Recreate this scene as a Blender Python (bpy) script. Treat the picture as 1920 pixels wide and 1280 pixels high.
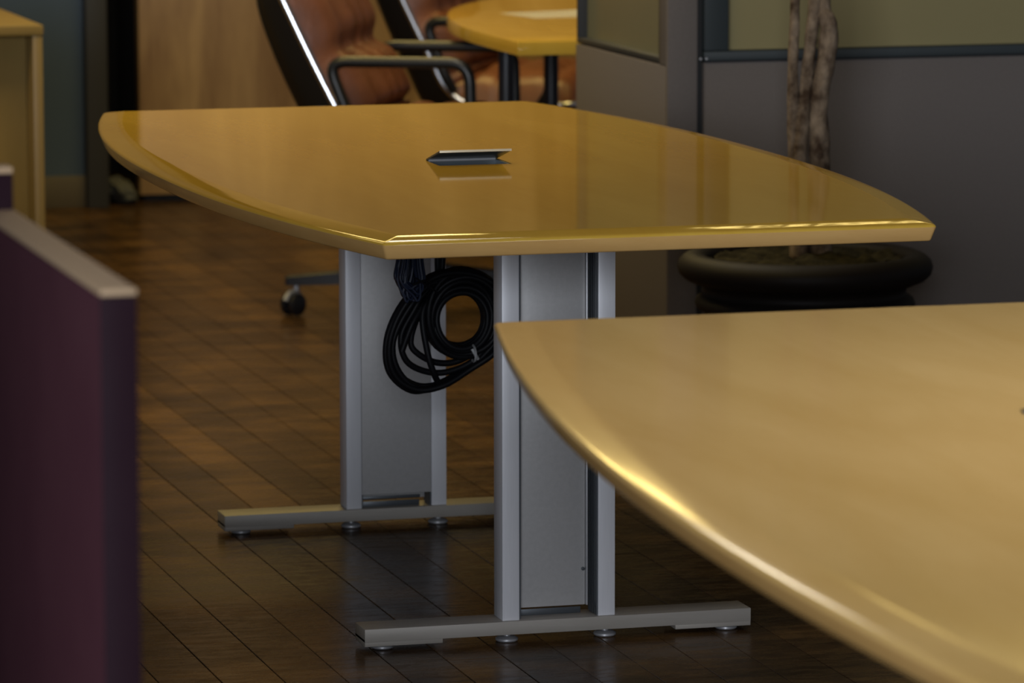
import bpy, bmesh, math, random
from mathutils import Vector, Matrix, noise
random.seed(7)
for o in list(bpy.data.objects): bpy.data.objects.remove(o, do_unlink=True)
S = bpy.context.scene
COL = S.collection

# ------------------------------------------------------------------ camera
# world axes: X across the tables, Y along them (away from the camera), Z up
F_PX, PITCH, YAW, ROLL, CAM_H = 8572.2, 0.1385, 0.2713, -0.0014, 1.5106
fw = Vector((math.sin(YAW)*math.cos(PITCH), math.cos(YAW)*math.cos(PITCH), -math.sin(PITCH)))
r0 = Vector((math.cos(YAW), -math.sin(YAW), 0)); u0 = r0.cross(fw)
rt = r0*math.cos(ROLL) + u0*math.sin(ROLL); up = u0*math.cos(ROLL) - r0*math.sin(ROLL)
cam = bpy.data.cameras.new('camera'); camo = bpy.data.objects.new('camera', cam); COL.objects.link(camo)
camo.matrix_world = Matrix(((rt.x, up.x, -fw.x, 0), (rt.y, up.y, -fw.y, 0), (rt.z, up.z, -fw.z, CAM_H), (0, 0, 0, 1)))
cam.sensor_width = 36; cam.lens = 36*F_PX/1920; cam.clip_end = 100
cam.dof.use_dof = True; cam.dof.focus_distance = 7.25; cam.dof.aperture_fstop = 7.5
S.camera = camo
def project(p):
    d = Vector(p) - Vector((0, 0, CAM_H)); z = d.dot(fw)
    return (960 + F_PX*d.dot(rt)/z, 640 - F_PX*d.dot(up)/z, z)

# ------------------------------------------------------------------ light
W = bpy.data.worlds.new('room_daylight'); S.world = W; W.use_nodes = True
W.node_tree.nodes['Background'].inputs[0].default_value = (0.80, 0.86, 1.0, 1)
W.node_tree.nodes['Background'].inputs[1].default_value = 0.10
def area(name, loc, target, sx, sy, power, col, spread=180):
    l = bpy.data.lights.new(name, 'AREA'); l.shape = 'RECTANGLE'; l.size = sx; l.size_y = sy
    l.energy = power; l.color = col; l.spread = math.radians(spread)
    o = bpy.data.objects.new(name, l); COL.objects.link(o); o.location = loc
    o.rotation_euler = (Vector(target)-Vector(loc)).to_track_quat('-Z', 'Y').to_euler()
    return o
# daylight from the windows behind and left of the camera
area('window_daylight', (-1.7, -2.0, 1.9), (2.0, 7, 0.5), 3.2, 1.9, 600, (0.84, 0.90, 1.0))
# warm ceiling fittings, plus an added cool fill over the near table
WARM = (1.0, 0.74, 0.24)
area('ceiling_lamp_back', (2.7, 12.1, 2.74), (2.7, 12.1, 0), 1.2, 0.6, 35, WARM)
area('ceiling_lamp_middle', (0.9, 9.8, 2.74), (0.9, 9.8, 0), 0.6, 1.2, 22, WARM, 140)
area('ceiling_lamp_table', (2.0, 7.9, 2.74), (2.0, 7.9, 0), 0.6, 1.2, 6.5, WARM, 130)
area('ceiling_lamp_aisle', (2.5, 9.9, 2.74), (2.5, 9.9, 0), 0.6, 1.2, 22, (1.0, 0.90, 0.72))
area('near_table_fill', (2.3, 4.4, 2.74), (2.3, 4.4, 0), 0.6, 1.2, 19, (0.97, 0.96, 1.08), 110)  # unseen cool fill, added overhead to brighten the near tabletop
area('ceiling_lamp_office', (4.4, 11.2, 2.74), (4.4, 11.2, 0), 1.2, 0.6, 14, WARM)
V = S.view_settings
V.view_transform = 'Standard'; V.look = 'None'; V.gamma = 1; V.use_curve_mapping = False; V.exposure = 0.0

# ------------------------------------------------------------------ materials
def nodes(m): return m.node_tree.nodes, m.node_tree.links
def mat(name, col, rough=0.5, metal=0, coat=0, coat_rough=0.1, spec=0.5, col2=None, nscale=8, stretch=(1,1,1),
        bump=0, bscale=60, detail=4, coord='Object', sheen=0):
    m = bpy.data.materials.new(name); m.use_nodes = True
    N, L = nodes(m); b = N['Principled BSDF']
    b.inputs['Roughness'].default_value = rough; b.inputs['Metallic'].default_value = metal
    b.inputs['Coat Weight'].default_value = coat; b.inputs['Coat Roughness'].default_value = coat_rough
    b.inputs['Specular IOR Level'].default_value = spec; b.inputs['Sheen Weight'].default_value = sheen
    b.inputs['Base Color'].default_value = (*col, 1)
    tc = N.new('ShaderNodeTexCoord')
    if col2:
        mp = N.new('ShaderNodeMapping'); mp.inputs['Scale'].default_value = stretch
        nz = N.new('ShaderNodeTexNoise'); nz.inputs['Scale'].default_value = nscale; nz.inputs['Detail'].default_value = detail
        nz.inputs['Roughness'].default_value = 0.6
        cr = N.new('ShaderNodeValToRGB'); cr.color_ramp.elements[0].position = 0.3; cr.color_ramp.elements[1].position = 0.7
        cr.color_ramp.elements[0].color = (*col, 1); cr.color_ramp.elements[1].color = (*col2, 1)
        L.new(tc.outputs[coord], mp.inputs[0]); L.new(mp.outputs[0], nz.inputs['Vector'])
        L.new(nz.outputs['Fac'], cr.inputs[0]); L.new(cr.outputs[0], b.inputs['Base Color'])
    if bump:
        nb = N.new('ShaderNodeTexNoise'); nb.inputs['Scale'].default_value = bscale; nb.inputs['Detail'].default_value = 3
        bp = N.new('ShaderNodeBump'); bp.inputs['Strength'].default_value = bump; bp.inputs['Distance'].default_value = 0.004
        L.new(tc.outputs[coord], nb.inputs['Vector']); L.new(nb.outputs['Fac'], bp.inputs['Height']); L.new(bp.outputs[0], b.inputs['Normal'])
    return m
def wood(name, a, b_, stretch, nscale, rough, coat, cr_, spec=0.4):
    """two layers of stretched noise: broad figure and fine grain"""
    m = bpy.data.materials.new(name); m.use_nodes = True
    N, L = nodes(m); p = N['Principled BSDF']
    tc = N.new('ShaderNodeTexCoord'); mp = N.new('ShaderNodeMapping'); mp.inputs['Scale'].default_value = stretch
    n1 = N.new('ShaderNodeTexNoise'); n1.inputs['Scale'].default_value = nscale; n1.inputs['Detail'].default_value = 3; n1.inputs['Distortion'].default_value = 1.6 if 'wall' in name else 0.6
    n2 = N.new('ShaderNodeTexNoise'); n2.inputs['Scale'].default_value = nscale*14; n2.inputs['Detail'].default_value = 2
    mx = N.new('ShaderNodeMath'); mx.operation = 'MULTIPLY_ADD'; mx.inputs[1].default_value = 0.22
    cr = N.new('ShaderNodeValToRGB'); cr.color_ramp.elements[0].position = 0.4; cr.color_ramp.elements[1].position = 0.82
    cr.color_ramp.elements[0].color = (*a, 1); cr.color_ramp.elements[1].color = (*b_, 1)
    L.new(tc.outputs['Object'], mp.inputs[0]); L.new(mp.outputs[0], n1.inputs['Vector']); L.new(mp.outputs[0], n2.inputs['Vector'])
    L.new(n2.outputs['Fac'], mx.inputs[0]); L.new(n1.outputs['Fac'], mx.inputs[2]); L.new(mx.outputs[0], cr.inputs[0])
    L.new(cr.outputs[0], p.inputs['Base Color'])
    p.inputs['Roughness'].default_value = rough; p.inputs['Coat Weight'].default_value = coat; p.inputs['Coat Roughness'].default_value = cr_
    p.inputs['Specular IOR Level'].default_value = spec
    return m
M = {}
M['maple'] = wood('maple_veneer', (0.48, 0.29, 0.036), (0.54, 0.34, 0.052), (5, 0.9, 1), 1.3, 0.45, 0.8, 0.06, 0.0)
M['maple'].node_tree.nodes['Principled BSDF'].inputs['Coat IOR'].default_value = 1.38
M['maple_light'] = wood('pale_maple_veneer', (0.49, 0.305, 0.090), (0.56, 0.365, 0.125), (5, 0.9, 1), 1.6, 0.45, 0.8, 0.10, 0.0)
M['maple_edge'] = wood('maple_edge', (0.50, 0.29, 0.095), (0.56, 0.34, 0.12), (1.5, 1.5, 8), 4, 0.45, 0.8, 0.10, 0.0)
M['maple_pale'] = wood('pale_maple_laminate', (0.20, 0.13, 0.033), (0.24, 0.155, 0.045), (2, 2, 0.5), 2, 0.45, 0.0, 0.2)
M['birch'] = wood('birch_wall_veneer', (0.20, 0.110, 0.040), (0.43, 0.275, 0.110), (1.9, 1, 0.30), 2.2, 0.4, 0.1, 0.3)
M['alu'] = mat('satin_aluminium', (0.66, 0.66, 0.68), 0.42, 0.15, col2=(0.70, 0.70, 0.72), nscale=300, stretch=(1,1,0.05))
M['alu_panel'] = mat('grey_painted_panel', (0.42, 0.41, 0.40), 0.45, 0.25, col2=(0.46, 0.45, 0.44), nscale=120)
M['foot'] = mat('satin_foot_metal', (0.31, 0.285, 0.245), 0.5, 0.2, col2=(0.35, 0.32, 0.28), nscale=90, stretch=(0.1,1,1))
M['dark_rail'] = mat('dark_slot_metal', (0.10, 0.11, 0.12), 0.4, 0.6)
M['lid'] = mat('dark_anodised_lid', (0.13, 0.15, 0.16), 0.35, 0.7)
M['lip'] = mat('lit_rim_highlight', (0.80, 0.70, 0.50), 0.35, 0.2)  # lit rim of the lid's edge, put into its colour
M['glide'] = mat('plated_glide', (0.45, 0.45, 0.46), 0.45, 0.6)
M['cable'] = mat('black_cable_rubber', (0.004, 0.004, 0.005), 0.48, spec=0.12)
M['blue_cable'] = mat('navy_cable', (0.005, 0.009, 0.024), 0.45, spec=0.2)
M['tie'] = mat('grey_tie', (0.30, 0.30, 0.30), 0.4)
M['fabric'] = mat('grey_panel_fabric', (0.135, 0.116, 0.104), 0.95, spec=0.1, col2=(0.160, 0.138, 0.125), nscale=220, bump=0.25, bscale=500, coord='Object', detail=6)
M['frame'] = mat('slate_panel_frame', (0.035, 0.043, 0.045), 0.5, spec=0.3)
M['black_gap'] = mat('black_joint_strip', (0.008, 0.008, 0.008), 0.7)
M['pane'] = mat('frosted_olive_glass', (0.27, 0.225, 0.105), 0.28, spec=0.4, col2=(0.285, 0.237, 0.113), nscale=2)
M['pane_dark'] = mat('grey_olive_glass', (0.175, 0.165, 0.095), 0.22, spec=0.45, col2=(0.19, 0.178, 0.10), nscale=2)
M['slate'] = mat('slate_blue_paint', (0.038, 0.062, 0.100), 0.8, col2=(0.043, 0.068, 0.110), nscale=5)
M['jamb'] = mat('dark_grey_jamb', (0.030, 0.029, 0.026), 0.6)
M['base'] = mat('taupe_baseboard', (0.085, 0.070, 0.048), 0.6)
M['dark_room'] = mat('unlit_room_black', (0.01, 0.01, 0.012), 0.9)  # black stands in for the shade of the unlit room
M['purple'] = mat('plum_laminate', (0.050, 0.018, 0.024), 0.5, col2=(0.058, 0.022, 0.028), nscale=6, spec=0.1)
M['purple_shade'] = mat('plum_end_shade', (0.013, 0.006, 0.009), 0.5, col2=(0.016, 0.008, 0.011), nscale=6, spec=0.02)  # darker copy of the plum laminate, shade put into its colour
M['cap'] = mat('beige_cap', (0.30, 0.21, 0.125), 0.7, spec=0.2)
M['leather'] = mat('cognac_leather', (0.105, 0.034, 0.014), 0.42, col2=(0.19, 0.065, 0.026), nscale=9, bump=0.25, bscale=90)
M['shell'] = mat('black_shell_plastic', (0.010, 0.009, 0.008), 0.4)
M['arm'] = mat('black_arm_plastic', (0.012, 0.012, 0.011), 0.35)
M['chrome'] = mat('chrome', (0.85, 0.86, 0.88), 0.22, 1.0)
M['black_metal'] = mat('black_leg_metal', (0.010, 0.010, 0.013), 0.4)
M['paper'] = mat('white_paper', (0.8, 0.78, 0.7), 0.8)
M['bark'] = mat('mottled_bark', (0.045, 0.026, 0.015), 0.9, spec=0.15, col2=(0.27, 0.20, 0.135), nscale=26, stretch=(1,1,0.7), bump=1.0, bscale=60, detail=8)
for e_, q_ in zip(next(n for n in M['bark'].node_tree.nodes if n.type == 'VALTORGB').color_ramp.elements, (0.36, 0.66)): e_.position = q_
M['pot'] = mat('dark_brown_pot', (0.007, 0.005, 0.004), 0.6, spec=0.2, col2=(0.010, 0.007, 0.005), nscale=10)
M['soil'] = mat('mossy_soil', (0.010, 0.008, 0.004), 0.95, spec=0.1, col2=(0.045, 0.038, 0.018), nscale=45, bump=1, bscale=80)
M['leaf'] = mat('leaf_green', (0.03, 0.08, 0.02), 0.4)
M['cloth'] = mat('grey_cloth', (0.05, 0.05, 0.042), 0.8, col2=(0.075, 0.075, 0.06), nscale=8)
M['ceiling'] = mat('ceiling_paint', (0.25, 0.24, 0.22), 0.9)

def floor_material():
    m = bpy.data.materials.new('worn_maple_floor'); m.use_nodes = True
    N, L = nodes(m); p = N['Principled BSDF']
    g = N.new('ShaderNodeNewGeometry'); sx = N.new('ShaderNodeSeparateXYZ'); L.new(g.outputs['Position'], sx.inputs[0])
    mu = N.new('ShaderNodeMath'); mu.operation = 'MULTIPLY_ADD'; mu.inputs[1].default_value = 1/0.095; mu.inputs[2].default_value = -0.11+0.0
    fl = N.new('ShaderNodeMath'); fl.operation = 'FLOOR'; L.new(sx.outputs[0], mu.inputs[0]); L.new(mu.outputs[0], fl.inputs[0])
    wn = N.new('ShaderNodeTexWhiteNoise'); wn.noise_dimensions = '1D'; L.new(fl.outputs[0], wn.inputs['W'])
    # blotches of old finish, wider across the boards than along them
    mp = N.new('ShaderNodeMapping'); mp.inputs['Scale'].default_value = (1.6, 3.2, 1); mp.inputs['Rotation'].default_value = (0, 0, 0.25)
    n1 = N.new('ShaderNodeTexNoise'); n1.inputs['Scale'].default_value = 2.2; n1.inputs['Detail'].default_value = 7; n1.inputs['Roughness'].default_value = 0.62
    L.new(g.outputs['Position'], mp.inputs[0]); L.new(mp.outputs[0], n1.inputs['Vector'])
    mp2 = N.new('ShaderNodeMapping'); mp2.inputs['Scale'].default_value = (7, 24, 1); mp2.inputs['Rotation'].default_value = (0, 0, 0.3)
    n2 = N.new('ShaderNodeTexNoise'); n2.inputs['Scale'].default_value = 2.0; n2.inputs['Detail'].default_value = 6; n2.inputs['Roughness'].default_value = 0.7
    L.new(g.outputs['Position'], mp2.inputs[0]); L.new(mp2.outputs[0], n2.inputs['Vector'])
    a1 = N.new('ShaderNodeMath'); a1.operation = 'MULTIPLY_ADD'; a1.inputs[1].default_value = 0.34; L.new(n2.outputs['Fac'], a1.inputs[0]); L.new(n1.outputs['Fac'], a1.inputs[2])
    a2 = N.new('ShaderNodeMath'); a2.operation = 'MULTIPLY_ADD'; a2.inputs[1].default_value = 0.16; L.new(wn.outputs['Value'], a2.inputs[0]); L.new(a1.outputs[0], a2.inputs[2])
    cr = N.new('ShaderNodeValToRGB'); e = cr.color_ramp.elements
    e[0].position = 0.50; e[0].color = (0.016, 0.009, 0.005, 1); e[1].position = 0.98; e[1].color = (0.14, 0.072, 0.022, 1)
    k = e.new(0.74); k.color = (0.058, 0.031, 0.012, 1)
    L.new(a2.outputs[0], cr.inputs[0]); L.new(cr.outputs[0], p.inputs['Base Color'])
    rr = N.new('ShaderNodeMapRange'); rr.inputs['From Min'].default_value = 0.3; rr.inputs['From Max'].default_value = 0.7
    rr.inputs['To Min'].default_value = 0.16; rr.inputs['To Max'].default_value = 0.36
    L.new(n2.outputs['Fac'], rr.inputs['Value']); L.new(rr.outputs[0], p.inputs['Roughness'])
    bp = N.new('ShaderNodeBump'); bp.inputs['Strength'].default_value = 0.06; bp.inputs['Distance'].default_value = 0.002
    L.new(n2.outputs['Fac'], bp.inputs['Height']); L.new(bp.outputs[0], p.inputs['Normal'])
    p.inputs['Specular IOR Level'].default_value = 0.07
    return m
M['floor'] = floor_material()
M['sub'] = mat('dark_seam', (0.012, 0.007, 0.004), 0.9, spec=0.1)

# ------------------------------------------------------------------ mesh helpers
def finish(name, bm, m, parent=None, angle=35):
    bmesh.ops.recalc_face_normals(bm, faces=bm.faces[:])
    me = bpy.data.meshes.new(name); bm.to_mesh(me); bm.free()
    me.polygons.foreach_set('use_smooth', [True]*len(me.polygons)); me.set_sharp_from_angle(angle=math.radians(angle))
    me.materials.append(M[m]); o = bpy.data.objects.new(name, me); COL.objects.link(o)
    if parent: o.parent = parent
    return o
def tag(o, label=None, cat=None, group=None, kind=None):
    if label: o['label'] = label
    if cat: o['category'] = cat
    if group: o['group'] = group
    if kind: o['kind'] = kind
    return o
def thing(name, label, cat, loc=(0, 0, 0), rz=0, group=None):
    o = bpy.data.objects.new(name, None); COL.objects.link(o); o.empty_display_size = 0.1
    o.location = loc; o.rotation_euler = (0, 0, rz)
    return tag(o, label, cat, group)
def add_box(bm, x0, x1, y0, y1, z0, z1, bev=0, seg=2):
    vs = [bm.verts.new(c) for c in ((x0,y0,z0),(x1,y0,z0),(x1,y1,z0),(x0,y1,z0),(x0,y0,z1),(x1,y0,z1),(x1,y1,z1),(x0,y1,z1))]
    fs = [bm.faces.new([vs[i] for i in q]) for q in ((0,3,2,1),(4,5,6,7),(0,1,5,4),(1,2,6,5),(2,3,7,6),(3,0,4,7))]
    if bev:
        es = list({e for f in fs for e in f.edges})
        bmesh.ops.bevel(bm, geom=es, offset=bev, segments=seg, affect='EDGES', profile=0.5)
def box(name, x0, x1, y0, y1, z0, z1, m, parent=None, bev=0.002):
    bm = bmesh.new(); add_box(bm, x0, x1, y0, y1, z0, z1, bev); return finish(name, bm, m, parent)
def add_tube(bm, path, r, n=8, closed=False, rf=None, cap=True):
    P = [Vector(p) for p in path]; k = len(P); rings = []; nrm = None
    for i in range(k):
        a = P[(i-1) % k] if (closed or i) else P[i]; b = P[(i+1) % k] if (closed or i < k-1) else P[i]
        t = (b-a).normalized()
        if nrm is None:
            nrm = t.orthogonal().normalized()
        nrm = (nrm - t*nrm.dot(t))
        nrm = nrm.normalized() if nrm.length > 1e-6 else t.orthogonal().normalized()
        bi = t.cross(nrm); rr = rf(i/(k-1)) if rf else r
        rings.append([bm.verts.new(P[i] + (nrm*math.cos(q) + bi*math.sin(q))*rr) for q in [2*math.pi*j/n for j in range(n)]])
    for i in range(k if closed else k-1):
        A, B = rings[i], rings[(i+1) % k]
        for j in range(n): bm.faces.new((A[j], A[(j+1) % n], B[(j+1) % n], B[j]))
    if not closed and cap: bm.faces.new(rings[0][::-1]); bm.faces.new(rings[-1])
    return rings
def add_lathe(bm, prof, n=40, c=(0, 0, 0), axis='Z'):
    rings = []
    for r, z in prof:
        row = []
        for j in range(n):
            q = 2*math.pi*j/n
            v = (r*math.cos(q), r*math.sin(q), z) if axis == 'Z' else (r*math.cos(q), z, r*math.sin(q))
            row.append(bm.verts.new(Vector(v)+Vector(c)))
        rings.append(row)
    for A, B in zip(rings, rings[1:]):
        for j in range(n): bm.faces.new((A[j], A[(j+1) % n], B[(j+1) % n], B[j]))
    if prof[0][0] > 1e-5: bm.faces.new(rings[0][::-1])
    if prof[-1][0] > 1e-5: bm.faces.new(rings[-1])
    bmesh.ops.remove_doubles(bm, verts=bm.verts[:], dist=1e-6)
def smooth_path(pts, n=8, closed=False):
    P = [Vector(p) for p in pts]; out = []; k = len(P)
    for i in range(k if closed else k-1):
        g = lambda j: P[j % k] if closed else P[max(0, min(k-1, j))]
        a, b, c, d = g(i-1), g(i), g(i+1), g(i+2)
        for s in range(n):
            t = s/n
            out.append(0.5*((2*b) + (c-a)*t + (2*a-5*b+4*c-d)*t*t + (3*b-a-3*c+d)*t*t*t))
    if not closed: out.append(P[-1])
    return out
def round_path(pts, r, n=5):
    P = [Vector(p) for p in pts]; out = [P[0]]
    for a, b, c in zip(P, P[1:], P[2:]):
        d1 = (a-b); d2 = (c-b); rr = min(r, d1.length*0.49, d2.length*0.49)
        p, q = b + d1.normalized()*rr, b + d2.normalized()*rr
        for s in range(n+1):
            t = s/n; out.append(p*(1-t)**2 + b*2*t*(1-t) + q*t*t)
    out.append(P[-1]); return out

# ------------------------------------------------------------------ the room
PW = 0.095; X_OFF = 1.342 - 14*PW     # board seams at x = X_OFF + k*PW
box('floor', -1.5, 6.5, 1.0, 15.0, -0.06, -0.0055, 'sub', bev=0)
floor = bpy.data.objects['floor']; tag(floor, 'worn dark brown wooden plank floor', kind='structure')
def add_plank(bm, x0, x1, y0, y1):
    c = 0.0007; z0 = -0.0052
    a = [bm.verts.new(v) for v in ((x0,y0,z0),(x1,y0,z0),(x1,y1,z0),(x0,y1,z0))]
    b = [bm.verts.new(v) for v in ((x0,y0,-c),(x1,y0,-c),(x1,y1,-c),(x0,y1,-c))]
    d = [bm.verts.new(v) for v in ((x0+c,y0+c,0),(x1-c,y0+c,0),(x1-c,y1-c,0),(x0+c,y1-c,0))]
    for A, B in ((a, b), (b, d)):
        for i in range(4): bm.faces.new((A[i], A[(i+1) % 4], B[(i+1) % 4], B[i]))
    bm.faces.new(d)
LENS = [1.2, 1.7, 2.2, 2.7]; plank_mesh = {}
for ln in LENS:
    bm = bmesh.new(); add_plank(bm, 0.0007, PW-0.0007, 0.0006, ln-0.0006)
    o = finish('plank', bm, 'floor', angle=20); plank_mesh[ln] = o.data; bpy.data.objects.remove(o)
planks = []
for k in range(-12, 50):
    x = X_OFF + k*PW; y = 1.4 - random.random()*1.5 + 1.5
    while y < 14.2:
        ln = random.choice(LENS); dz = random.uniform(-0.0006, 0)
        best = 9e9; area_in = 0
        for i in range(7):
            px, py, z = project((x+PW/2, y+ln*i/6, 0))
            if -40 < px < 1960 and -20 < py < 1320: area_in += 1/(z*z*z)
        planks.append((area_in, x, y, ln, dz)); y += ln
planks.sort(key=lambda t: -t[0])
for a_, x, y, ln, dz in planks[:300]:
    o = bpy.data.objects.new('plank', plank_mesh[ln]); COL.objects.link(o); o.location = (x, y, dz); o.parent = floor
bm = bmesh.new()
for a_, x, y, ln, dz in planks[300:]: add_plank(bm, x+0.0007, x+PW-0.0007, y+0.0006, y+ln-0.0006)
tag(finish('plank_field', bm, 'floor', floor, 20), kind='stuff')

tag(box('ceiling', -1.5, 6.5, 1.0, 15.0, 2.8, 2.9, 'ceiling', bev=0), kind='structure')
# slate wall, jamb, dark doorway, veneered wall behind
wl = tag(box('wall_left', -1.5, 2.45, 13.64, 13.78, 0, 2.8, 'slate', bev=0), 'dark slate blue painted wall', kind='structure')
tag(box('baseboard_left', -1.5, 2.45, 13.622, 13.64, 0, 0.098, 'base', bev=0.003), kind='structure')
tag(box('trim_1', 2.45, 2.516, 13.59, 13.80, 0, 2.8, 'jamb', bev=0.004), 'dark grey door jamb', kind='structure')
wb = tag(box('wall_back', 2.640, 6.5, 13.735, 13.80, 0.022, 2.8, 'birch', bev=0.002), 'reddish birch veneer wall panel', kind='structure')
tag(box('shadow_gap', 2.655, 6.5, 13.76, 13.80, 0.0, 0.022, 'black_gap', bev=0), kind='structure')  # gap under the panel, its shadow painted as a black strip
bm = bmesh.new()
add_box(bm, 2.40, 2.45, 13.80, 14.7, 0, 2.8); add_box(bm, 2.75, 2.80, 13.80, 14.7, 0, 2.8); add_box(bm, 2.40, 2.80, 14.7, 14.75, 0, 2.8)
tag(finish('wall_doorway', bm, 'dark_room'), 'unlit inside of a narrow doorway, coloured black for its shade', kind='structure')
# slumped grey bag in the doorway
bm = bmesh.new(); bmesh.ops.create_icosphere(bm, subdivisions=4, radius=1)
for v in bm.verts:
    p = v.co.copy(); d = noise.noise(p*2.1)*0.25
    v.co = Vector((p.x*0.050*(1+d), p.y*0.085*(1+d), max(0.0, 0.036 + p.z*0.040*(1+d) - p.x*0.020)))
b_ = finish('cloth_bag', bm, 'cloth'); b_.location = (2.578, 13.74, 0.001)
tag(b_, 'slumped grey cloth bag on the floor in the dark doorway', 'bag')

# ------------------------------------------------------------------ tables
def outline(Lh, We, bulge, ex, s, rc=0.006, ns=36):
    """closed loop, inset by s, corners softened, constant vertex count"""
    yy = Lh - s
    def w(y): return We + bulge*(1 - abs(min(1, abs(y)/Lh))**ex) - s
    def corner(sx, sy, order):
        r = max(0.002, rc - s*0.25)
        c = Vector((sx*w(yy), sy*yy)); e = Vector((sx*(w(yy)-r), sy*yy)); f = Vector((sx*w(yy-r), sy*(yy-r)))
        a, b = (e, f) if order else (f, e)
        return [a*(1-t)**2 + c*2*t*(1-t) + b*t*t for t in (0, .2, .4, .6, .8, 1)]
    P = []
    P += corner(1, -1, True)
    P += [Vector((w(y), y)) for y in [(-1 + 2*(i+1)/(ns+1))*(yy-0.02) for i in range(ns)]]
    P += corner(1, 1, False); P += corner(-1, 1, True)
    P += [Vector((-w(y), y)) for y in [(1 - 2*(i+1)/(ns+1))*(yy-0.02) for i in range(ns)]]
    P += corner(-1, -1, False)
    return P
def ring_faces(bm, A, B):
    n = len(A)
    for i in range(n): bm.faces.new((A[i], A[(i+1) % n], B[(i+1) % n], B[i]))
def loop_edges(bm, vs): return [bm.edges.get((vs[i], vs[(i+1) % len(vs)])) or bm.edges.new((vs[i], vs[(i+1) % len(vs)])) for i in range(len(vs))]
TOP = 0.735; BOT = 0.703
LIDX = (-0.081, 0.046); LIDD = 0.096
def lid_unit(root, yf):
    """flip-up cable lid, hinged on its far side; yf = hinge line"""
    x0, x1 = LIDX; y0 = yf - LIDD
    bm = bmesh.new()     # cable well: four walls and a floor
    t = 0.003; zb = TOP - 0.06
    add_box(bm, x0, x1, yf-t, yf, zb, TOP-0.001); add_box(bm, x0, x1, y0, y0+t, zb, TOP-0.001)
    add_box(bm, x0, x0+t, y0+t, yf-t, zb, TOP-0.001); add_box(bm, x1-t, x1, y0+t, yf-t, zb, TOP-0.001)
    add_box(bm, x0, x1, y0, yf, zb-0.003, zb)
    well = finish('cable_well', bm, 'lid', root)
    a = math.radians(13.5); L = LIDD - 0.002
    bm = bmesh.new(); add_box(bm, x0+0.001, x1+0.001, -L, 0, 0, 0.003, 0.0007)
    lid = finish('cable_lid', bm, 'lid', root); lid.location = (0, yf-0.001, TOP); lid.rotation_euler = (-a, 0, 0)
    tag(lid, 'dark metal flip lid standing slightly open')
    bm = bmesh.new(); add_tube(bm, [(x0+0.004, -0.004, -0.001), (x1-0.004, -0.004, -0.001)], 0.0026, 10)
    finish('hinge', bm, 'glide', lid)
    bm = bmesh.new(); add_box(bm, x0+0.001, x1+0.001, -L-0.0012, -L, -0.0006, 0.0034, 0.0004)
    tag(finish('lip', bm, 'lip', lid), 'near edge of the lid, coloured pale as its lit rim')
def leg_unit(root, yc, out):
    """T leg: foot with glides, two posts, recessed panel on the outer side, flush cover on the inner side; out = -1/+1"""
    fl, fd, pw, pf, pd = 0.654/2, 0.033, 0.1905/2, 0.0285, 0.026
    bm = bmesh.new()     # foot, thicker at both ends
    add_box(bm, -fl, fl, yc-fd, yc+fd, 0.0145, 0.0365, 0.0008)
    for s in (-1, 1): add_box(bm, min(s*fl, s*(fl-0.13)), max(s*fl, s*(fl-0.13)), yc-fd+0.0004, yc+fd-0.0004, 0.0075, 0.020, 0.0012)
    ft = finish('foot', bm, 'foot', root)
    for x in (-fl+0.035, -pw+0.012, pw-0.012, fl-0.035):
        bm = bmesh.new(); add_lathe(bm, [(0.0, 0), (0.016, 0), (0.0185, 0.002), (0.0185, 0.005), (0.014, 0.008), (0.006, 0.009), (0.006, 0.0145)], 20, (x, yc-0.008, 0))
        finish('glide', bm, 'glide', ft)
    for s in (-1, 1):    # posts
        a, b = sorted((s*pw, s*(pw-pf)))
        bm = bmesh.new(); add_box(bm, a, b, yc-pd, yc+pd, 0.0365, BOT, 0.0008, 2); ps = finish('post', bm, 'alu', root)
        xi = s*(pw-pf)
        for yy in (-0.0235, -0.0135, -0.0035, 0.0065, 0.0165):
            bm = bmesh.new(); c, d = sorted((xi, xi - s*0.003)); add_box(bm, c, d, yc+yy, yc+yy+0.007, 0.038, BOT-0.002)
            finish('slot_rail', bm, 'dark_rail', ps)
    xin = pw - pf
    yo = yc + out*(-0.006)          # recessed panel plane
    c, d = sorted((yo, yo - out*0.004))
    bm = bmesh.new(); add_box(bm, -xin+0.0035, xin-0.013, c, d, 0.050, BOT-0.004, 0.001); pn = finish('recessed_panel', bm, 'alu_panel', root)
    bm = bmesh.new(); c2, d2 = sorted((yo + out*0.006, yo - out*0.004)); add_box(bm, xin-0.0128, xin-0.0095, c2, d2, 0.050, BOT-0.004, 0.001); finish('panel_flange', bm, 'glide', pn)
    bm = bmesh.new(); add_lathe(bm, [(0, -0.0025), (0.003, -0.002), (0.003, 0.0)], 12, (xin-0.017, yo+out*0.0003, 0.11), axis='Y'); finish('screw', bm, 'dark_rail', pn)
    c, d = sorted((yc - out*pd*0.98, yc - out*(pd-0.003)))
    bm = bmesh.new(); add_box(bm, -xin+0.0007, xin-0.0007, c, d, 0.062, BOT-0.002, 0.0007); finish('cover_panel', bm, 'alu_panel', root)
    bm = bmesh.new(); add_box(bm, -xin+0.004, xin-0.02, yc - out*0.010-0.002, yc - out*0.010+0.002, 0.0365, 0.047, 0.0006); add_box(bm, -xin+0.004, xin-0.02, yc - out*0.016-0.002, yc - out*0.016+0.002, 0.051, 0.057, 0.0006)
    finish('cross_rail', bm, 'dark_rail', root)
    bm = bmesh.new(); add_box(bm, -0.28, 0.28, yc-0.022, yc+0.022, BOT-0.024, BOT-0.0005, 0.002); finish('top_bracket', bm, 'black_metal', root)
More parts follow.
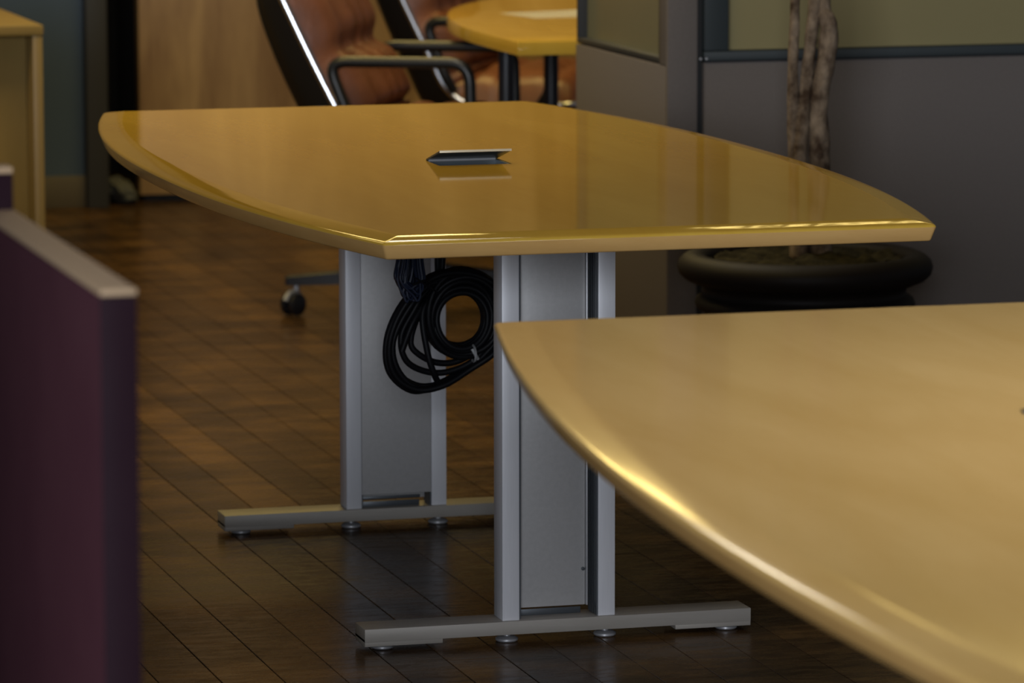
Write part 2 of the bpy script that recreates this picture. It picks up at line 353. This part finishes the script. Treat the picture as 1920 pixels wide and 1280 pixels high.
def make_table(label, loc, Lh, We, bulge, ex, lids, legs, veneer='maple'):
    root = thing('conference_table', label, 'table', loc)
    o = lambda s: outline(Lh, We, bulge, ex, s)
    ED = 0.046
    bm = bmesh.new()
    A = [bm.verts.new((p.x, p.y, TOP)) for p in o(ED)]; es = loop_edges(bm, A)
    for yf in lids:
        H = [bm.verts.new(v) for v in ((LIDX[0], yf-LIDD, TOP), (LIDX[1], yf-LIDD, TOP), (LIDX[1], yf, TOP), (LIDX[0], yf, TOP))]
        es += loop_edges(bm, H)
    bmesh.ops.triangle_fill(bm, use_beauty=True, edges=es)
    B = [bm.verts.new((p.x, p.y, BOT)) for p in o(ED)]; bm.faces.new(B)
    ring_faces(bm, A, B)
    finish('tabletop', bm, veneer, root, 20)
    bm = bmesh.new(); rings = []
    prof = [(ED, 0), (0.040, -0.0004), (0.030, -0.0018), (0.018, -0.0034), (0.008, -0.0050), (0.0035, -0.0060), (0.0012, -0.0075), (0.0, -0.0098), (0.0003, -0.0112), (0.0072, -0.0295), (0.0088, -0.0313), (0.0112, -0.032), (ED, -0.032)]
    for s, dz in prof: rings.append([bm.verts.new((p.x, p.y, TOP+dz)) for p in o(s)])
    for a, b in zip(rings[:8], rings[1:8]): ring_faces(bm, a, b)
    finish('edge_band', bm, veneer, root, 40)
    bm = bmesh.new(); rings = []
    for s, dz in prof[7:]: rings.append([bm.verts.new((p.x, p.y, TOP+dz)) for p in o(s)])
    for a, b in zip(rings, rings[1:]): ring_faces(bm, a, b)
    finish('edge_face', bm, 'maple_edge', root, 40)
    for yf in lids: lid_unit(root, yf)
    for yc, out in legs: leg_unit(root, yc, out)
    return root
T1 = make_table('glossy yellow maple boat-shaped conference table on silver T-legs with black cables hung beneath', (2.033, 7.583, 0),
                1.1245, 0.4313, 0.126, 2.3, [-0.012], [(-0.531, -1), (0.550, 1)])
T2 = make_table('large pale maple conference table with rounded edge standing nearest the plum partition', (1.960, 3.757, 0),
                1.82, 0.433, 0.212, 2.0, [0.905, -0.80], [(-0.95, -1), (1.02, 1)], 'maple_light')

# ------------------------------------------------------------------ cables under the table
def px(x, y, Y):
    d = fw + rt*((x-960)/F_PX) + up*((640-y)/F_PX); return Vector((0, 0, CAM_H)) + d*(Y/d.y)
CX, CZ, SC = 2.016, 0.452, 1/1078.0       # hook of the coil and its scale, metres per unit
def cp(x, y, dy=0): return Vector((CX + (x-858)*SC, 7.60 + dy, CZ - (y-600)*SC))
coil = thing('cable_coil', 'thick black power cable wound in a coil hanging under the yellow table', 'cable', (CX, 7.60, 0))
rnd = random.Random(3)
def loop(cx, cy, rx, ry, rot, dy, wob=2.5, n=36):
    ph = rnd.random()*6; P = []
    for i in range(n):
        q = 2*math.pi*i/n; k = 1 + wob*0.01*math.sin(3*q+ph) + wob*0.008*math.sin(2*q-ph)
        x, y = rx*math.cos(q)*k, ry*math.sin(q)*k
        P.append(cp(cx + x*math.cos(rot)-y*math.sin(rot), cy + x*math.sin(rot)+y*math.cos(rot), dy + 0.006*math.sin(q+ph)) - Vector((CX, 7.6, 0)))
    return P
bm = bmesh.new()
for i in range(20):      # the tight ring
    r = 49 + (i % 5)*6.5
    add_tube(bm, loop(860 + (i % 5)*1.5, 597 - (i % 5)*3.0, r, r*1.07, 0, -0.024 + 0.010*(i//5)+rnd.uniform(-.003, .003), 1.5), 0.0054, 8, True)
BIG = ([(800, 515), (745, 565), (715, 630), (722, 690), (765, 724), (815, 716), (870, 690), (920, 655), (942, 600), (925, 540), (870, 508)],
       [(805, 522), (757, 570), (728, 630), (737, 688), (780, 719), (840, 710), (880, 682), (925, 640), (936, 590), (910, 530), (860, 510)],
       [(800, 530), (765, 580), (741, 626), (752, 668), (790, 690), (835, 695), (885, 672), (922, 620), (915, 560), (870, 518)],
       [(805, 540), (778, 590), (765, 632), (780, 655), (815, 672), (860, 672), (905, 640), (912, 590), (890, 545), (850, 522)])
for q, (base_pts, rep_) in enumerate(zip(BIG, (3, 2, 1, 1))):
    for k in range(rep_):
        jx, jy, dd = rnd.uniform(-3, 3), rnd.uniform(-3, 3), -0.034 + 0.011*k + 0.006*q
        P = [cp(x + jx + rnd.uniform(-2, 2), y + jy + rnd.uniform(-2, 2), dd + rnd.uniform(-.003, .003)) - Vector((CX, 7.6, 0)) for x, y in base_pts]
        add_tube(bm, smooth_path(P, 6, True), 0.0056, 8, True)
finish('cable_loops', bm, 'cable', coil, 60)
O = Vector((CX, 7.6, 0))
bm = bmesh.new()
for pts in ([(822, 350, 0), (820, 480, 0), (815, 520, -.01), (790, 560, -.02), (762, 600, -.03), (742, 650, -.03)], [(836, 350, .01), (832, 490, .01), (822, 525, 0), (800, 550, -.02), (782, 585, -.03), (788, 650, -.04), (800, 690, -.04), (812, 712, -.03)]):
    add_tube(bm, smooth_path([cp(*p)-O for p in pts], 8), 0.0056, 8)
finish('cable_lead', bm, 'cable', coil, 60)
bm = bmesh.new()         # tie around the bundle at the lower right
add_tube(bm, [cp(878 + 9*math.cos(q)*0.4, 658 + 15*math.sin(q), -0.035 + 0.030*math.cos(q)) - O for q in [2*math.pi*i/20 for i in range(20)]], 0.0022, 6, True)
add_tube(bm, [cp(873, 648, -0.046)-O, cp(878, 658, -0.0475)-O, cp(884, 668, -0.046)-O], 0.0030, 6)
finish('tie', bm, 'tie', coil)
blue = thing('cable_bundle', 'small folded bundle of dark blue network cable hanging under the yellow table', 'cable', (1.902, 7.5, 0))
bm = bmesh.new(); OB = Vector((1.902, 7.5, 0)); rb = random.Random(9)
for i in range(22):
    a = 712 + rb.uniform(0, 24); b = 764 - rb.uniform(0, 24); m_ = 739 + rb.uniform(-8, 8); k_ = rb.random(); bt = 550 - 34*k_; hw = 4 + 9*k_; d = rb.uniform(-.02, .02)
    pts = [(732, 380, d), (a+4, 470, d), (a, 505, d), (m_-hw, bt-9, d), (m_, bt, d), (m_+hw, bt-9, d), (b, 503, d), (b-4, 470, d), (746, 380, d)]
    add_tube(bm, smooth_path([cp(x, y, q-0.1) + Vector((0.0015, 0, 0)) - OB for x, y, q in pts], 5), 0.0028, 6)
finish('cable_loops', bm, 'blue_cable', blue, 60)
bm = bmesh.new()
add_tube(bm, smooth_path([cp(736, 512, -.13)-OB, cp(758, 505, -.13)-OB, cp(772, 511, -.12)-OB, cp(786, 510, -.12)-OB], 5), 0.0024, 6)
add_tube(bm, smooth_path([cp(742, 500, -.13)-OB, cp(762, 514, -.13)-OB, cp(788, 530, -.12)-OB], 5), 0.0018, 6)
finish('tie', bm, 'cable', blue)

# ------------------------------------------------------------------ fabric partitions
PY = 9.25
pb = thing('partition_panel', 'grey fabric partition with slate frame and wide olive glass behind the potted tree', 'partition', (2.995, PY, 0))
def gl(x, y): v = px(x, y, PY); return v.x-2.995, v.z
fx = 0.0; gx, gz = gl(1365, 95); _, fz = gl(1400, 116)
box('fabric_panel', 0.004, 2.2, 0, 0.06, 0.06, fz, 'fabric', pb, 0.003)
box('kick_plate', 0.004, 2.2, 0.006, 0.054, 0.0, 0.058, 'frame', pb, 0.002)
bm = bmesh.new()
add_box(bm, 0.002, 2.2, -0.006, 0.066, fz+0.004, gz, 0.003); add_box(bm, 0.002, gx, -0.006, 0.066, gz+0.0005, 1.55, 0.003); add_box(bm, gx, 2.2, -0.006, 0.066, 1.50, 1.55, 0.003); add_box(bm, 2.15, 2.2, -0.006, 0.066, gz, 1.5, 0.003)
finish('frame', bm, 'frame', pb)
box('reveal_strip', 0.004, 2.2, 0.004, 0.056, fz, fz+0.005, 'black_gap', pb, 0)
for x in (1312, 1323): 
    v = px(x, 115, PY); bm = bmesh.new(); add_lathe(bm, [(0, -0.010), (0.0025, -0.009), (0.003, -0.005)], 10, (v.x-2.995, 0.0, fz+0.009), axis='Y'); finish('screw', bm, 'glide', pb)
tag(box('glass_pane', gx-0.004, 2.155, 0.026, 0.034, gz-0.004, 1.505, 'pane', pb, 0), 'frosted olive glass pane')
# return panel running away from the camera
pa = thing('partition_panel', 'narrow fabric partition end with a framed glass window, beside the round-ended table', 'partition', (2.915, 9.25, 0))
LA = 0.70; zr = 0.750
box('fabric_panel', 0.004, 0.064, 0.012, LA, 0.05, zr-0.003, 'fabric', pa, 0.003)
box('end_cap', 0.0, 0.068, -0.004, 0.0115, 0.0, 1.55, 'fabric', pa, 0.004)
box('kick_plate', 0.010, 0.058, 0.012, LA-0.004, 0.0, 0.048, 'frame', pa, 0.002)
bm = bmesh.new()
add_box(bm, 0.004, 0.064, 0.012, 0.068, zr-0.0025, 1.55, 0.002); add_box(bm, 0.004, 0.064, 0.068, LA, 1.50, 1.55, 0.002)
finish('upper_fabric', bm, 'fabric', pa)
bm = bmesh.new()
add_box(bm, 0.006, 0.062, 0.0685, LA, zr, zr+0.012, 0.001); add_box(bm, 0.006, 0.062, 0.0685, 0.078, zr+0.012, 1.499, 0.001); add_box(bm, 0.006, 0.062, LA-0.012, LA, zr+0.012, 1.499, 0.001)
finish('frame', bm, 'jamb', pa)
tag(box('glass_pane', 0.028, 0.034, 0.076, LA-0.010, zr+0.010, 1.4995, 'pane_dark', pa, 0), 'olive glass pane in dark frame')
box('joint_strip', 0.0685, 0.0795, 0.006, 0.055, 0.0, 1.54, 'black_gap', pa, 0)

# ------------------------------------------------------------------ potted tree
pot = thing('potted_tree', 'ficus with three mottled stems in a dark pot with a rolled rim', 'plant', (3.054, 8.75, 0))
bm = bmesh.new()
add_lathe(bm, [(0.0, 0.0), (0.150, 0.0), (0.158, 0.006), (0.185, 0.15), (0.206, 0.283), (0.211, 0.287), (0.221, 0.292), (0.225, 0.302), (0.221, 0.312), (0.211, 0.318), (0.206, 0.324), (0.208, 0.336),
               (0.226, 0.344), (0.246, 0.352), (0.257, 0.363), (0.2605, 0.376), (0.257, 0.389), (0.246, 0.399), (0.234, 0.404), (0.218, 0.404), (0.206, 0.400), (0.200, 0.390), (0.196, 0.36), (0.0, 0.355)], 56)
finish('planter', bm, 'pot', pot, 60)
bm = bmesh.new(); bmesh.ops.create_grid(bm, x_segments=44, y_segments=44, size=0.2)
bmesh.ops.delete(bm, geom=[v for v in bm.verts if v.co.xy.length > 0.199], context='VERTS')
for v in bm.verts: v.co.z = 0.391 + 0.016*noise.noise(v.co*30) + 0.014*noise.noise(v.co*11) + 0.012*(1-(v.co.xy.length/0.2)**2)
finish('soil', bm, 'soil', pot, 80)
def trunk(pts, r, bumps, seed):
    P = smooth_path([(*q[:3],) for q in pts], 12); R = [q[3] for q in pts]; k = len(P); bm = bmesh.new()
    def rf(t):
        a = t*(len(R)-1); i = min(int(a), len(R)-2); return R[i]*(1-(a-i)) + R[i+1]*(a-i)
    add_tube(bm, P, r, 16, False, rf)
    for v in bm.verts:
        c = min(P, key=lambda q: (q-v.co).length); d = (v.co-c)
        if d.length > 1e-5: v.co += d.normalized()*bumps*(noise.noise(v.co*Vector((60, 60, 26)).x*0.0 + Vector((v.co.x*55+seed, v.co.y*55, v.co.z*24))) + 0.6*abs(noise.noise(Vector((v.co.x*20, v.co.y*20+seed, v.co.z*55)))))
    return finish('trunk', bm, 'bark', pot, 80)
def tp(x, y, dy=0):     # local coordinates of a point of the stems
    v = px(x, y, 8.75+dy); return v.x-3.054, dy, v.z
trunk([(*tp(1500, 500), .021), (*tp(1497, 330), .019), (*tp(1488, 240), .013), (*tp(1487, 120), .0105), (*tp(1491, 0), .0100), (*tp(1490, -150), .010), (*tp(1478, -420, .05), .010), (*tp(1460, -800, .1), .007)], .01, 0.0016, 1.0)
trunk([(*tp(1502, 480, -.012), .017), (*tp(1499, 320, -.012), .0155), (*tp(1504, 230, -.010), .0140), (*tp(1512, 160, -.004), .0130), (*tp(1520, 80), .0125), (*tp(1528, 0), .0130), (*tp(1532, -140), .012), (*tp(1540, -420), .011), (*tp(1532, -760), .008)], .01, 0.0014, 5.0)
trunk([(*tp(1540, 500, -.01), .024), (*tp(1537, 340, -.01), .0205), (*tp(1536, 265, -.01), .0205), (*tp(1535, 200, -.012), .0185), (*tp(1545, 130, -.014), .0180), (*tp(1555, 70, -.012), .0185), (*tp(1551, 35, -.01), .0170), (*tp(1544, 0), .0140), (*tp(1540, -140), .012), (*tp(1570, -420), .010), (*tp(1600, -800), .006)], .01, 0.0036, 9.0)
bm = bmesh.new(); rl = random.Random(4)
for i in range(420):
    c = Vector((rl.gauss(0.03, .20), rl.gauss(-.12, .14), rl.uniform(1.5, 2.15))); a = rl.uniform(0, 6.28); t = rl.uniform(-1.1, .2)
    d = Vector((math.cos(a)*math.cos(t), math.sin(a)*math.cos(t), math.sin(t))); s = d.cross(Vector((0, 0, 1))).normalized(); l, w_ = rl.uniform(.05, .08), .014
    v = [bm.verts.new(q) for q in (c, c+d*l*.4+s*w_, c+d*l, c+d*l*.4-s*w_, c+d*l*.45+Vector((0, 0, -.004)))]
    bm.faces.new((v[0], v[1], v[4])); bm.faces.new((v[1], v[2], v[4])); bm.faces.new((v[2], v[3], v[4])); bm.faces.new((v[3], v[0], v[4]))
tag(finish('foliage', bm, 'leaf', pot), kind='stuff')

# ------------------------------------------------------------------ plum partition in the foreground
pp = thing('low_partition', 'low plum coloured partition with a long beige cap running alongside the tables', 'partition', (0.738, 3.95, 0))
box('panel', -0.0165, 0.0165, 0.0008, 0.66, 0.0, 0.9935, 'purple', pp, 0.0015)
box('shaded_end', -0.0163, 0.0163, -0.002, 0.0008, 0.0, 0.9935, 'purple_shade', pp, 0.0005)  # end face carries its shade as a thin darker plum sheet
box('cap', -0.0165, 0.0168, -0.002, 0.66, 0.9937, 1.0, 'cap', pp, 0.0015)
pq = thing('low_partition', 'slightly taller plum partition standing across the end of the low one', 'partition', (0.0, 4.615, 0))
box('panel', -0.5, 0.755, 0, 0.033, 0, 1.036, 'purple_shade', pq, 0.0015)  # also wears the plum copy with shade in its colour
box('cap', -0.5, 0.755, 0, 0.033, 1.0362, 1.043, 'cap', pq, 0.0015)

# ------------------------------------------------------------------ pale maple desk at the back left
dk = thing('desk', 'pale maple desk with slab ends against the slate blue wall', 'desk', (1.877, 11.0, 0))
box('desktop', -1.5, 0.002, -0.004, 1.10, 0.716, 0.740, 'maple_pale', dk, 0.002)
box('end_panel', -0.024, 0.0, 0.0, 1.09, 0.0, 0.7155, 'maple_pale', dk, 0.001)
box('end_panel', -1.495, -1.471, 0.0, 1.09, 0.0, 0.7155, 'maple_pale', dk, 0.001)
box('modesty_panel', -1.470, -0.0245, 0.10, 0.118, 0.06, 0.7155, 'maple_pale', dk, 0.001)
bm = bmesh.new(); add_box(bm, -0.055, 0.035-0.005, 0.715, 0.765, 0.7402, 0.7425, 0.001); g_ = finish('grommet_plate', bm, 'dark_rail', dk); g_.location.x = -0.02

# ------------------------------------------------------------------ round-ended table with paper
rtab = thing('round_ended_table', 'maple table with a rounded end on black legs, beyond the glass partition', 'table', (3.455, 10.41, 0))
def dshape(s):
    P = [Vector((0.62-s, -0.27+s)), Vector((0.62-s, -0.1))]
    P += [Vector(((0.62-s)*math.cos(q), (1.37-s)*math.sin(q))) for q in [math.pi*i/48 for i in range(49)]]
    P += [Vector((-0.62+s, -0.1)), Vector((-0.62+s, -0.27+s))]; return P
bm = bmesh.new(); rings = []
for s, z in ((0.0, 0.708), (0.0, 0.736), (0.002, 0.739), (0.005, 0.740)): rings.append([bm.verts.new((p.x, p.y, z)) for p in dshape(s)])
for a, b in zip(rings, rings[1:]): ring_faces(bm, a, b)
bm.faces.new(rings[0][::-1]); bm.faces.new(rings[-1]); finish('tabletop', bm, 'maple', rtab)
for x, y in ((-0.545, 0.10), (-0.235, 0.79), (0.5, 0.20), (0.3, 0.9)):
    bm = bmesh.new(); add_lathe(bm, [(0.0, 0), (0.024, 0), (0.026, 0.006), (0.019, 0.014), (0.019, 0.69), (0.03, 0.698), (0.06, 0.706), (0.0, 0.7075)], 20, (x, y, 0)); finish('leg', bm, 'black_metal', rtab)
pr = thing('paper_sheet', 'white sheet of paper lying on the round-ended table', 'paper', (3.155, 11.0, 0.7402), 0.18)
bm = bmesh.new(); nx = 10; gr = [[bm.verts.new((-0.085 + 0.24*i/nx, -0.10+0.21*j/4, 0.0008 + 0.003*(i/nx)**4)) for j in range(5)] for i in range(nx+1)]
for i in range(nx):
    for j in range(4): bm.faces.new((gr[i][j], gr[i+1][j], gr[i+1][j+1], gr[i][j+1]))
bmesh.ops.solidify(bm, geom=bm.faces[:], thickness=0.0004); finish('sheet', bm, 'paper', pr)

# ------------------------------------------------------------------ arm chairs
def side_curve(t):      # centre line of the chair's rim seen from the side: (u forward, z up), t from back top to seat front
    P = [(-0.335, 0.875), (-0.300, 0.815), (-0.232, 0.675), (-0.165, 0.545), (-0.125, 0.470), (-0.06, 0.425), (0.04, 0.415), (0.16, 0.425), (0.245, 0.430)]
    a = t*(len(P)-1); i = min(int(a), len(P)-2); f = a-i
    g = lambda j: Vector(P[max(0, min(len(P)-1, j))])
    p0, p1, p2, p3 = g(i-1), g(i), g(i+1), g(i+2)
    return 0.5*((2*p1)+(p2-p0)*f+(2*p0-5*p1+4*p2-p3)*f*f+(3*p1-p0-3*p2+p3)*f**3)
def side_normal(t):     # towards the sitter
    d = side_curve(min(1, t+.01)) - side_curve(max(0, t-.01)); d.normalize(); return Vector((-d.y, d.x))
def half_width(t): 
    e = min(1, t/0.13, (1-t)/0.10); e = max(0, e); return 0.17 + 0.08*math.sqrt(max(0, 1-(1-e)**2)) 
def make_chair(label, loc, rz, base_rz):
    root = thing('office_armchair', label, 'chair', loc, rz, None)
    def surf(t0, t1, wf, depth, tuft=0, ns=40, nt=24):
        bm = bmesh.new(); G = []
        for i in range(ns+1):
            t = t0 + (t1-t0)*i/ns; c = side_curve(t); n = side_normal(t); row = []; s_ = i/ns
            for j in range(nt+1):
                q = -1 + 2*j/nt; w = half_width(t)*wf
                e = (1-abs(q)**3.2)**0.5*(1-abs(2*s_-1)**4)**0.5
                h = depth*e
                if tuft: h -= tuft*e*(abs(math.sin(math.pi*2*(q*1.5+.25)))**6*0.5 + abs(math.sin(math.pi*3*s_+.3))**10*1.0)
                row.append(bm.verts.new((c.x + n.x*h, q*w, c.y + n.y*h)))
            G.append(row)
        for i in range(ns):
            for j in range(nt): bm.faces.new((G[i][j], G[i+1][j], G[i+1][j+1], G[i][j+1]))
        return bm
    bm = surf(0.0, 1.0, 1.0, -0.125, 0, 48); finish('shell', bm, 'shell', root, 60)
    bm = surf(0.02, 0.56, 0.92, 0.115, 0.034, 60); finish('back_cushion', bm, 'leather', root, 80)
    bm = surf(0.50, 0.985, 0.94, 0.115, 0.016, 48); finish('seat_cushion', bm, 'leather', root, 80)
    loopP = []
    for i in range(41): t = i/40; c = side_curve(t); loopP.append((c.x, -half_width(t), c.y))
    for i in range(1, 8): c = side_curve(1); loopP.append((c.x, -half_width(1) + 2*half_width(1)*i/8, c.y))
    for i in range(41): t = 1-i/40; c = side_curve(t); loopP.append((c.x, half_width(t), c.y))
    for i in range(1, 8): c = side_curve(0); loopP.append((c.x, half_width(0) - 2*half_width(0)*i/8, c.y))
    bm = bmesh.new(); add_tube(bm, loopP, 0.0105, 10, True); finish('chrome_rim', bm, 'chrome', root, 60)
    for s in (-1, 1):
        y = s*0.268
        P = round_path([(-0.100, y*0.94, 0.46), (-0.118, y, 0.50), (-0.178, y, 0.652), (0.175, y, 0.652), (0.180, y, 0.47), (0.15, y*0.94, 0.43)], 0.05, 6)
        bm = bmesh.new(); add_tube(bm, P, 0.0145, 10); finish('armrest', bm, 'arm', root, 60)
    bm = bmesh.new(); add_lathe(bm, [(0, 0.085), (0.032, 0.085), (0.034, 0.14), (0.024, 0.15), (0.022, 0.30), (0.03, 0.31), (0.10, 0.345), (0.10, 0.352), (0.0, 0.353)], 24); finish('column', bm, 'black_metal', root)
    for k in range(4):
        a = base_rz + k*math.pi/2; d = Vector((math.cos(a), math.sin(a), 0)); s = Vector((-d.y, d.x, 0))
        bm = bmesh.new(); R = []
        for r, hw, z0, z1 in ((0.02, 0.026, 0.085, 0.135), (0.18, 0.022, 0.080, 0.116), (0.335, 0.018, 0.076, 0.100), (0.345, 0.015, 0.078, 0.097)):
            R.append([bm.verts.new(d*r + s*q + Vector((0, 0, z))) for q, z in ((-hw, z0), (hw, z0), (hw, z1-0.004), (hw-0.006, z1), (-hw+0.006, z1), (-hw, z1-0.004))])
        for A, B in zip(R, R[1:]): ring_faces(bm, A, B)
        bm.faces.new(R[0][::-1]); bm.faces.new(R[-1]); sp = finish('spoke', bm, 'black_metal', root)
        tag(sp)
        c = d*0.318; wd = Vector((math.cos(a+0.9), math.sin(a+0.9), 0)); ax = Vector((-wd.y, wd.x, 0))
        bm = bmesh.new()
        for off in (-0.014, 0.014):
            n = 24; rr = []
            for r_, o_ in ((0.0, -0.010), (0.020, -0.010), (0.027, -0.006), (0.0285, 0), (0.027, 0.006), (0.020, 0.010), (0.0, 0.010)):
                rr.append([bm.verts.new(c + ax*(off+o_) + (wd*math.cos(2*math.pi*j/n) + Vector((0, 0, 1))*math.sin(2*math.pi*j/n))*r_ + Vector((0, 0, 0.0285)) + wd*0.012) for j in range(n)])
            for A, B in zip(rr, rr[1:]): ring_faces(bm, A, B)
        bmesh.ops.remove_doubles(bm, verts=bm.verts[:], dist=1e-6)
        cs = finish('caster', bm, 'black_metal', sp)
        bm = bmesh.new(); add_tube(bm, [c + Vector((0, 0, 0.05)), c + Vector((0, 0, 0.082))], 0.008, 10)
        H = [c + wd*0.012 + Vector((0, 0, 0.0285)) + (wd*math.cos(q) + Vector((0, 0, 1))*math.sin(q))*0.031 for q in [math.radians(20+14*i) for i in range(11)]]
        add_tube(bm, H, 0.0075, 8); finish('caster_hood', bm, 'glide', sp)
    return root
make_chair('brown leather armchair with chrome rim, arms tucked under the curved side of the round-ended table', (2.82, 10.96, 0), math.radians(-27), math.radians(190))
make_chair('brown leather armchair with chrome rim nearest the birch wall', (3.42, 12.25, 0), math.radians(-33), math.radians(60))
